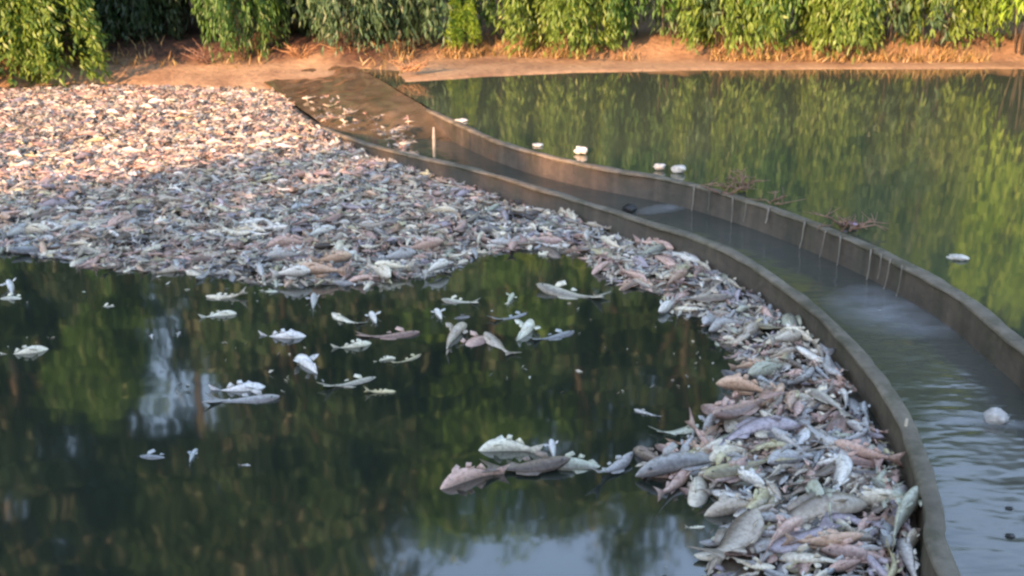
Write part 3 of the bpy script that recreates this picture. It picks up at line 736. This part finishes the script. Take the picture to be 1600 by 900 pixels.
for i in range(n):
    pink = (fnoise[i] > .56) or (cand[i][1] > 9.5 and rng.random() < .75) or (1120 < pxs[i][0] < 1330 and 600 < pxs[i][1] < 670)  # far fish drawn from warmer colours, the low sun's warmth put into their tint
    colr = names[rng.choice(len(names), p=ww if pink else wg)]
    L = Ls[i]; spc = int(rng.integers(0, len(SPEC))); pose = 'belly up' if rng.random() < .36 else 'on its side'
    # heading mostly random, hugging fish lie along the wall
    hd = rng.uniform(0, 2 * PI)
    if dw[i] < .16:
        k = np.argmin(np.hypot(wallpts[:, 0] - cand[i][0], wallpts[:, 1] - cand[i][1])); k2 = min(k + 1, len(wallpts) - 1); k1 = k2 - 1
        d = wallpts[k2] - wallpts[k1]; hd = math.atan2(d[1], d[0]) + rng.normal(0, .3) + (PI if rng.random() < .5 else 0)
        cand[i] = cand[i]
    elif pxs[i][1] > 480: # foreground fish lie more across than away
        hd = img_heading(pxs[i][0], pxs[i][1], float(rng.normal(20, 32))) + (PI if rng.random() < .5 else 0)
    pitch = float(np.clip(rng.normal(0, .13), -.2, .2)) * (1 if L < .25 else .5); roll = (PI + rng.normal(0, .35)) if pose == 'belly up' else (rng.choice((-1, 1)) * PI / 2 + rng.normal(0, .35))
    edge = min(1, di[i] / .35)
    z = (.0 + .13 * edge) * depth_of(spc, pose) * L + .05 * edge * float(fbm(cand[i][0] * 2.5, cand[i][1] * 2.5, 41)) * rng.uniform(.2, 1.3)
    if i in ind: recs.append(dict(i=i, x=cand[i][0], y=cand[i][1], z=z + .018, L=L, hd=hd, pose=pose, col=colr, sp=spc, pitch=pitch, roll=roll, dw=dw[i], di=di[i], px=pxs[i])); continue
    V, dv, Q, T = FISH_LO[spc]
    R = np.array(rot(hd, roll, pitch)) * L
    VV.append(V @ R.T + np.array([cand[i][0], cand[i][1], z])); DD.append(dv)
    c = np.array(COLS[colr]) * rng.uniform(.62, 1.2) * float(np.interp(cand[i][1], [11, 14], [1, .8])); TN.append(np.tile(c, (len(V), 1))); QQ.append(Q + base); T3.append(T + base); base += len(V)  # sunlit far fish tinted darker, holding down the sun's brightness by colour
for k in range(150):
    px_, py_ = rng.uniform(480, 650), rng.uniform(150, 240)
    if py_ > 175 + (px_ - 480) * .45: continue
    p = at(px_, py_, .12); V, dv, Q, T = FISH_LO[int(rng.integers(0, 6))]; Rm = np.array(rot(rng.uniform(0, 6.28), PI / 2 + rng.normal(0, .3), rng.normal(0, .1))) * rng.uniform(.1, .26)
    VV.append(V @ Rm.T + np.array([p.x, p.y, .12])); DD.append(dv); c = np.array(COLS[names[rng.choice(len(names), p=ww)]]) * rng.uniform(.4, .8)
    TN.append(np.tile(c, (len(V), 1))); QQ.append(Q + base); T3.append(T + base); base += len(V)
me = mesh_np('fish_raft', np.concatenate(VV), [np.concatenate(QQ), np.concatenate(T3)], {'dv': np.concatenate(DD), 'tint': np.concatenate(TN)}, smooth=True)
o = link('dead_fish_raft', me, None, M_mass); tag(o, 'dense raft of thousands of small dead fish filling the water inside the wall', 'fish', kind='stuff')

mS, ntS, bS = newmat('scum'); nS = noise(ntS, 6, 5, .6)
ntS.links.new(ramp(ntS, nS, [(.3, (.05, .04, .03)), (.5, (.13, .10, .075)), (.7, (.26, .22, .17))]), bS.inputs['Base Color']); bS.inputs['Roughness'].default_value = .4; bump(ntS, bS, nS, .6, .02)
ntS.links.new(ramp(ntS, noise(ntS, 2.2, 5, .65), [(.42, (0, 0, 0)), (.56, (1, 1, 1))]), bS.inputs['Alpha'])
ngon('scum_film', [Vector((x_, y_, .005)) for x_, y_ in poly], mS)
# scraps: scales, leaves and bits adrift
nb_ = 2150; pp = []
for k in range(nb_):
    if k < 1900: q = cand[int(rng.integers(0, n))] + rng.normal(0, .12, 2)
    else:
        a_ = at(rng.uniform(-50, 1130), rng.uniform(400, 620)); q = np.array([a_.x, a_.y])
        if fbm(np.array([q[0] * 1.2]), np.array([q[1] * 1.2]), 63)[0] < .5: continue
    pp.append((q[0], q[1], rng.uniform(.004, .045) if k < 1900 else .006))
pp = np.array(pp); pp = pp[dist(pp[:, :2], wallpts) > .06]; Dn = rng.normal(size=(len(pp), 3)) * np.array([1, 1, .12]); Dn /= np.linalg.norm(Dn, axis=1)[:, None]
Vb, Qb = leaves(pp, Dn, rng.uniform(.015, .06, len(pp)), rng.uniform(.008, .02, len(pp)))
mB, ntB, bB = newmat('scraps'); gB = ntB.nodes.new('ShaderNodeNewGeometry'); ntB.links.new(ramp(ntB, gB.outputs['Random Per Island'], [(0, (.7, .68, .6)), (.4, (.45, .4, .3)), (.7, (.15, .1, .06)), (1, (.6, .58, .5))]), bB.inputs['Base Color'])
tag(link('floating_scraps', mesh_np('floating_scraps', Vb, Qb), None, mB), 'tiny pale scraps and leaf bits floating among the fish', 'debris', kind='stuff')

# labels of the individual raft fish
def words(r):
    s = 'large' if r['L'] > .32 else 'medium' if r['L'] > .24 else 'small'
    if r['dw'] < .3: w = 'against the wall'
    elif r['di'] < .25: w = 'at the raft edge'
    else: w = 'in mid raft'
    p = topx((r['x'] + .1 * math.cos(r['hd']), r['y'] + .1 * math.sin(r['hd']), 0)); q = topx((r['x'], r['y'], 0))
    dx, dy = p[0] - q[0], q[1] - p[1]; h = ('head right' if dx > 0 else 'head left') if abs(dx) > abs(dy) else ('head away' if dy > 0 else 'head near')
    return s, w, h
from collections import defaultdict
gr = defaultdict(list)
for r in recs:
    s, w, h = words(r); gr[(s, r['col'], r['pose'], h, w)].append(r)
ORD = ['nearest', 'second nearest', 'third nearest', 'fourth nearest', 'fifth nearest', 'sixth nearest', 'seventh nearest', 'eighth nearest', 'ninth nearest', 'tenth nearest']
for (s, c_, po, h, w), L_ in gr.items():
    L_.sort(key=lambda r: r['y'])
    for k, r in enumerate(L_):
        r['label'] = f'{s} {c_} fish {po} {w}, {h}' if len(L_) == 1 else f'{s} {c_} fish {po} {w}, {h}, {ORD[min(k, 9)]}'
for r in recs:
    make_fish((r['x'], r['y'], r['z']), r['L'], r['hd'], r['pose'], r['col'], r['sp'], r['label'], RAFT, r['roll'], r['pitch'])

# ------------------------------------------------------------------ small things
def lump(name, p, s, mat, label, cat, seed, flat=.6, group=None):
    V = []; Q = []; n1, n2 = 10, 14
    for i in range(n1 + 1):
        for j in range(n2):
            a = PI * i / n1; f = 2 * PI * j / n2; d = Vector((math.sin(a) * math.cos(f), math.sin(a) * math.sin(f), math.cos(a)))
            rr = s * (.35 + 1.3 * float(fbm(np.array([d.x * 2.2 + seed * 3.1 + d.z * 1.7]), np.array([d.y * 2.2 + seed - d.z]), seed)[0]))
            V.append((d.x * rr * 1.25, d.y * rr, d.z * rr * flat))
    for i in range(n1):
        for j in range(n2): Q.append((i * n2 + j, i * n2 + (j + 1) % n2, (i + 1) * n2 + (j + 1) % n2, (i + 1) * n2 + j))
    o = link(name, mesh_np(name, np.array(V), np.array(Q), smooth=True), None, mat); o.location = (p.x, p.y, p.z + s * flat * .55); tag(o, label, cat, group); return o
for px, py, s, z, lab, sd in [(908, 238, .06, Z_W2, 'largest white foam lump on the outer wall, farthest from the right', 1), (1030, 263, .045, Z_W2, 'white foam lump on the outer wall, left of a close pair', 2), (1061, 267, .055, Z_W2, 'white foam lump on the outer wall, right of a close pair', 3),
                             (840, 228, .05, Z_POND, 'thin pale foam lump in the pond left of the big white one', 4), (1496, 404, .055, Z_POND, 'pale foam patch floating in the pond right of the wall', 5), (1350, 425, .04, Z_CHAN, 'left small white foam lump under the outer wall', 6), (1384, 440, .04, Z_CHAN, 'right small white foam lump under the outer wall', 7),
                             (720, 190, .06, Z_POND, 'tiny pale foam lump near the standing stick', 9), (628, 228, .08, Z_CHAN, 'pale foam patch at the upper end of the channel', 10)]:
    lump('foam_lump', at(px, py, z), s, M_foam, lab, 'foam', sd, .7 if z == Z_W2 else .35, 'white foam lumps about the walls')
lump('white_float', at(1556, 658, Z_CHAN), .055, M_foam, 'round white float bobbing in the channel at the right edge', 'float', 8, .9)
lump('black_float', at(985, 330, Z_CHAN), .05, M_black, 'small black lump at the channel edge by the inner wall', 'float', 12, .9)
lump('black_float', at(1578, 838, Z_CHAN), .017, M_black, 'tiny black speck on the channel, lower right corner', 'float', 13, .5)
lump('black_float', at(1577, 795, Z_CHAN), .014, M_black, 'tiny black speck on the channel just above another', 'float', 14, .5)

mL = simple('lilac_plastic', (.3, .2, .34), (.45, .34, .48), 20, .5)
lump('plastic_scrap', at(1328, 352, Z_W2), .04, mL, 'faded lilac plastic scrap snagged on top of the outer wall', 'litter', 15, .5)
def stick(px, py, z0, h, lean, r, label, mat=M_pale):
    p = at(px, py, z0); mb = MB(); mb.tube([(0, 0, -.3), (lean * .3, 0, h * .4), (lean, .02, h)], [r, r, r * .6], 6)
    o = link('stick', mb.mesh('stick'), None, mat); o.location = p; tag(o, label, 'stick')
stick(678, 225, Z_POND, .19, .0, .018, 'pale stick standing upright in the water at the end of the outer wall')
stick(800, 256, Z_CHAN, .22, .02, .014, 'thin pale stick standing against the outer wall left of the foam')
stick(1404, 720, Z_POOL, .24, .02, .012, 'thin pale stick leaning upright against the inner wall')

def twigs(px, py, seed, label, mat=M_twig, n=14, L=.32, z=Z_W2, up=.5):
    rr = np.random.default_rng(seed); mb = MB()
    for i in range(n):
        a = rr.uniform(0, PI * 2); l = L * rr.uniform(.5, 1.2); s = Vector((rr.normal(0, .06), rr.normal(0, .05), .005))
        e = s + Vector((math.cos(a) * l, math.sin(a) * l * .5, rr.uniform(0, up) * l)); m = (s + e) / 2 + Vector((rr.normal(0, .03), rr.normal(0, .03), rr.uniform(0, .05)))
        mb.tube([s, m, e], [.009, .007, .003], 5)
        for k in range(2):
            b = m.lerp(e, rr.uniform(0, .7)); mb.tube([b, b + Vector((rr.normal(0, .06), rr.normal(0, .05), rr.uniform(-.02, .09)))], [.005, .002], 4)
    o = link('twig_heap', mb.mesh('twigs'), None, mat); o.location = at(px, py, z); tag(o, label, 'twigs', 'twigs caught on the outer wall' if z == Z_W2 else None)
twigs(1160, 296, 1, 'reddish twigs caught on the outer wall right of the white foam pair')
twigs(1130, 302, 5, 'sparse brown twigs at the lip where the trickles begin', n=5, L=.22)
twigs(1325, 356, 2, 'brown twigs snagged on the outer wall beside the lilac scrap')
twigs(1205, 318, 3, 'short brown twigs on the outer wall between two twig snags', n=5, L=.2)
twigs(640, 112, 4, 'pale bleached brush heap on the shore below the grey-green shrub', M_stem, 26, .3, .3, .8)

twigs(470, 92, 21, 'reddish brown brush on the bank right of the hanging leafy tip', M_stem, 34, .4, .25, .8)
twigs(545, 92, 22, 'reddish brown brush on the bank left of the pale brush heap', M_stem, 34, .4, .25, .8)
twigs(320, 98, 23, 'thin brown brush at the foot of the shaded hollow', M_twig, 26, .4, .22, .8)
# trickles over the outer wall: thin ribbons of water clinging to the face
def near_far(px, py):
    p = at(px, py, Z_W2); k = min(range(len(far)), key=lambda i: (far[i].x - p.x) ** 2 + (far[i].y - p.y) ** 2); return k
M_trick, ntk, bt = newmat('trickling_water'); bt.inputs['Base Color'].default_value = (.26, .24, .2, 1); bt.inputs['Roughness'].default_value = .2
for px, py, w in [(1076, 292, .035), (1110, 300, .012), (1160, 305, .03), (1182, 312, .012), (1212, 322, .03), (1286, 345, .03), (1312, 355, .018), (1337, 368, .028), (1385, 386, .024), (1402, 394, .012), (1425, 404, .02), (1445, 412, .01)]:
    fall = random.choice((1, 1, .55, .8)); w *= random.uniform(.6, 1.4)
    k = near_far(px, py); p = far[k]; nn = nF[k]; tdir = Vector((nn.y, -nn.x, 0)); mb = MB()
    j = random.uniform(-.02, .02)
    prof = [(.05, Z_W2 + .004), (-.018, Z_W2 + .006), (-.02, Z_W2 - .05), (-.022, Z_W2 - .16), (-.035, Z_CHAN + .003)]
    V = []; Q = []
    for q, (o_, z_) in enumerate(prof):
        z_ = Z_W2 - (Z_W2 - z_) * (fall if q > 1 else 1)
        ww_ = w * .6 * (1 - .12 * q) ; c = Vector((p.x + nn.x * o_, p.y + nn.y * o_, z_)) + tdir * j * q * .5
        V += [c - tdir * ww_ / 2, c + tdir * ww_ / 2, c + tdir * ww_ * .25 - nn * .006, c - tdir * ww_ * .25 - nn * .006]
    for q in range(len(prof) - 1):
        for a in range(4):
            b = (a + 1) % 4; Q.append((q * 4 + a, q * 4 + b, q * 4 + 4 + b, q * 4 + 4 + a))
    mb.add(V, Q); o = link('water_trickle', mb.mesh('trickle'), None, M_trick); tag(o, kind='structure')

# pale films that paint sky sheen and ripple glints onto the channel
mF, ntF, bF = newmat('painted_sheen'); bF.inputs['Base Color'].default_value = (.42, .45, .47, 1); bF.inputs['Roughness'].default_value = .25
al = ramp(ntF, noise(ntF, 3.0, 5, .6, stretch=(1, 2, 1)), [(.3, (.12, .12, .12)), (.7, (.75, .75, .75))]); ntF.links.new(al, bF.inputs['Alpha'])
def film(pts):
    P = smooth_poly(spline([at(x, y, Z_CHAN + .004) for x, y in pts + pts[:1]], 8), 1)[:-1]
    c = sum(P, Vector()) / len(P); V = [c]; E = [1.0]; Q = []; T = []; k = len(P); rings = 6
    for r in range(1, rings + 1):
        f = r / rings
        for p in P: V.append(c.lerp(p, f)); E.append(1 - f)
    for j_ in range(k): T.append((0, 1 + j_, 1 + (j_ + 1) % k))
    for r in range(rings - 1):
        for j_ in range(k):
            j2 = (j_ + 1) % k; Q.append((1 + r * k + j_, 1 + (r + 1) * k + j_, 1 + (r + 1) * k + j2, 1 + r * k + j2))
    o = link('painted_sheen', mesh_np('painted_sheen', np.array([tuple(v) for v in V]), [np.array(Q), np.array(T)], {'edge': np.array(E)}), None, mF); tag(o, kind='structure')
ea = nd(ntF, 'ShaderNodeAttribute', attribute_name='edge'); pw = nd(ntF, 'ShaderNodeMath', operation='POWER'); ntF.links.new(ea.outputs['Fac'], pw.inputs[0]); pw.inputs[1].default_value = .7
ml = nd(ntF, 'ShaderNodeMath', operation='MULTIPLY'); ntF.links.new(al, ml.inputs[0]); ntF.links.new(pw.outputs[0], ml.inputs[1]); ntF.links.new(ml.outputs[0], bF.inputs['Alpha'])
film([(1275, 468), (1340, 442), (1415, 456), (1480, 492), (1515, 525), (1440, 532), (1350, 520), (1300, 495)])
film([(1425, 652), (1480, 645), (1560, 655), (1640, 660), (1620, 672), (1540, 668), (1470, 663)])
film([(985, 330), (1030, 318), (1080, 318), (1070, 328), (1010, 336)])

# ------------------------------------------------------------------ light
w = bpy.data.worlds.new('World'); scene.world = w; w.use_nodes = True
nt = w.node_tree; bg = nt.nodes['Background']; sky = nt.nodes.new('ShaderNodeTexSky'); sky.sky_type = 'NISHITA'; sky.sun_disc = False
sky.sun_elevation = math.radians(SUN_EL); sky.sun_rotation = math.radians(180 + SUN_AZ); sky.air_density = 1.0; sky.dust_density = .5; sky.ozone_density = 1.0
nt.links.new(sky.outputs[0], bg.inputs[0]); bg.inputs[1].default_value = .15
sl = bpy.data.lights.new('sun', 'SUN'); so = bpy.data.objects.new('sun', sl); COL.objects.link(so)
sl.energy = 3.0; sl.angle = math.radians(1.0); sl.color = (1, .6, .35)
dirv = Vector((math.sin(math.radians(SUN_AZ)) * math.cos(math.radians(SUN_EL)), math.cos(math.radians(SUN_AZ)) * math.cos(math.radians(SUN_EL)), -math.sin(math.radians(SUN_EL))))
so.rotation_euler = dirv.to_track_quat('-Z', 'Y').to_euler(); so.location = (0, -10, 10)

scene.render.engine = 'CYCLES'
scene.view_settings.view_transform = 'Standard'; scene.view_settings.look = 'None'; scene.view_settings.exposure = 2.35; scene.view_settings.gamma = 1
scene.view_settings.use_white_balance = True; scene.view_settings.white_balance_temperature = 7500; scene.view_settings.white_balance_tint = 18
scene.cycles.use_denoising = True; scene.cycles.max_bounces = 6
scene.cycles.filter_width = 2.6
scene.render.resolution_x = 1024; scene.render.resolution_y = 576
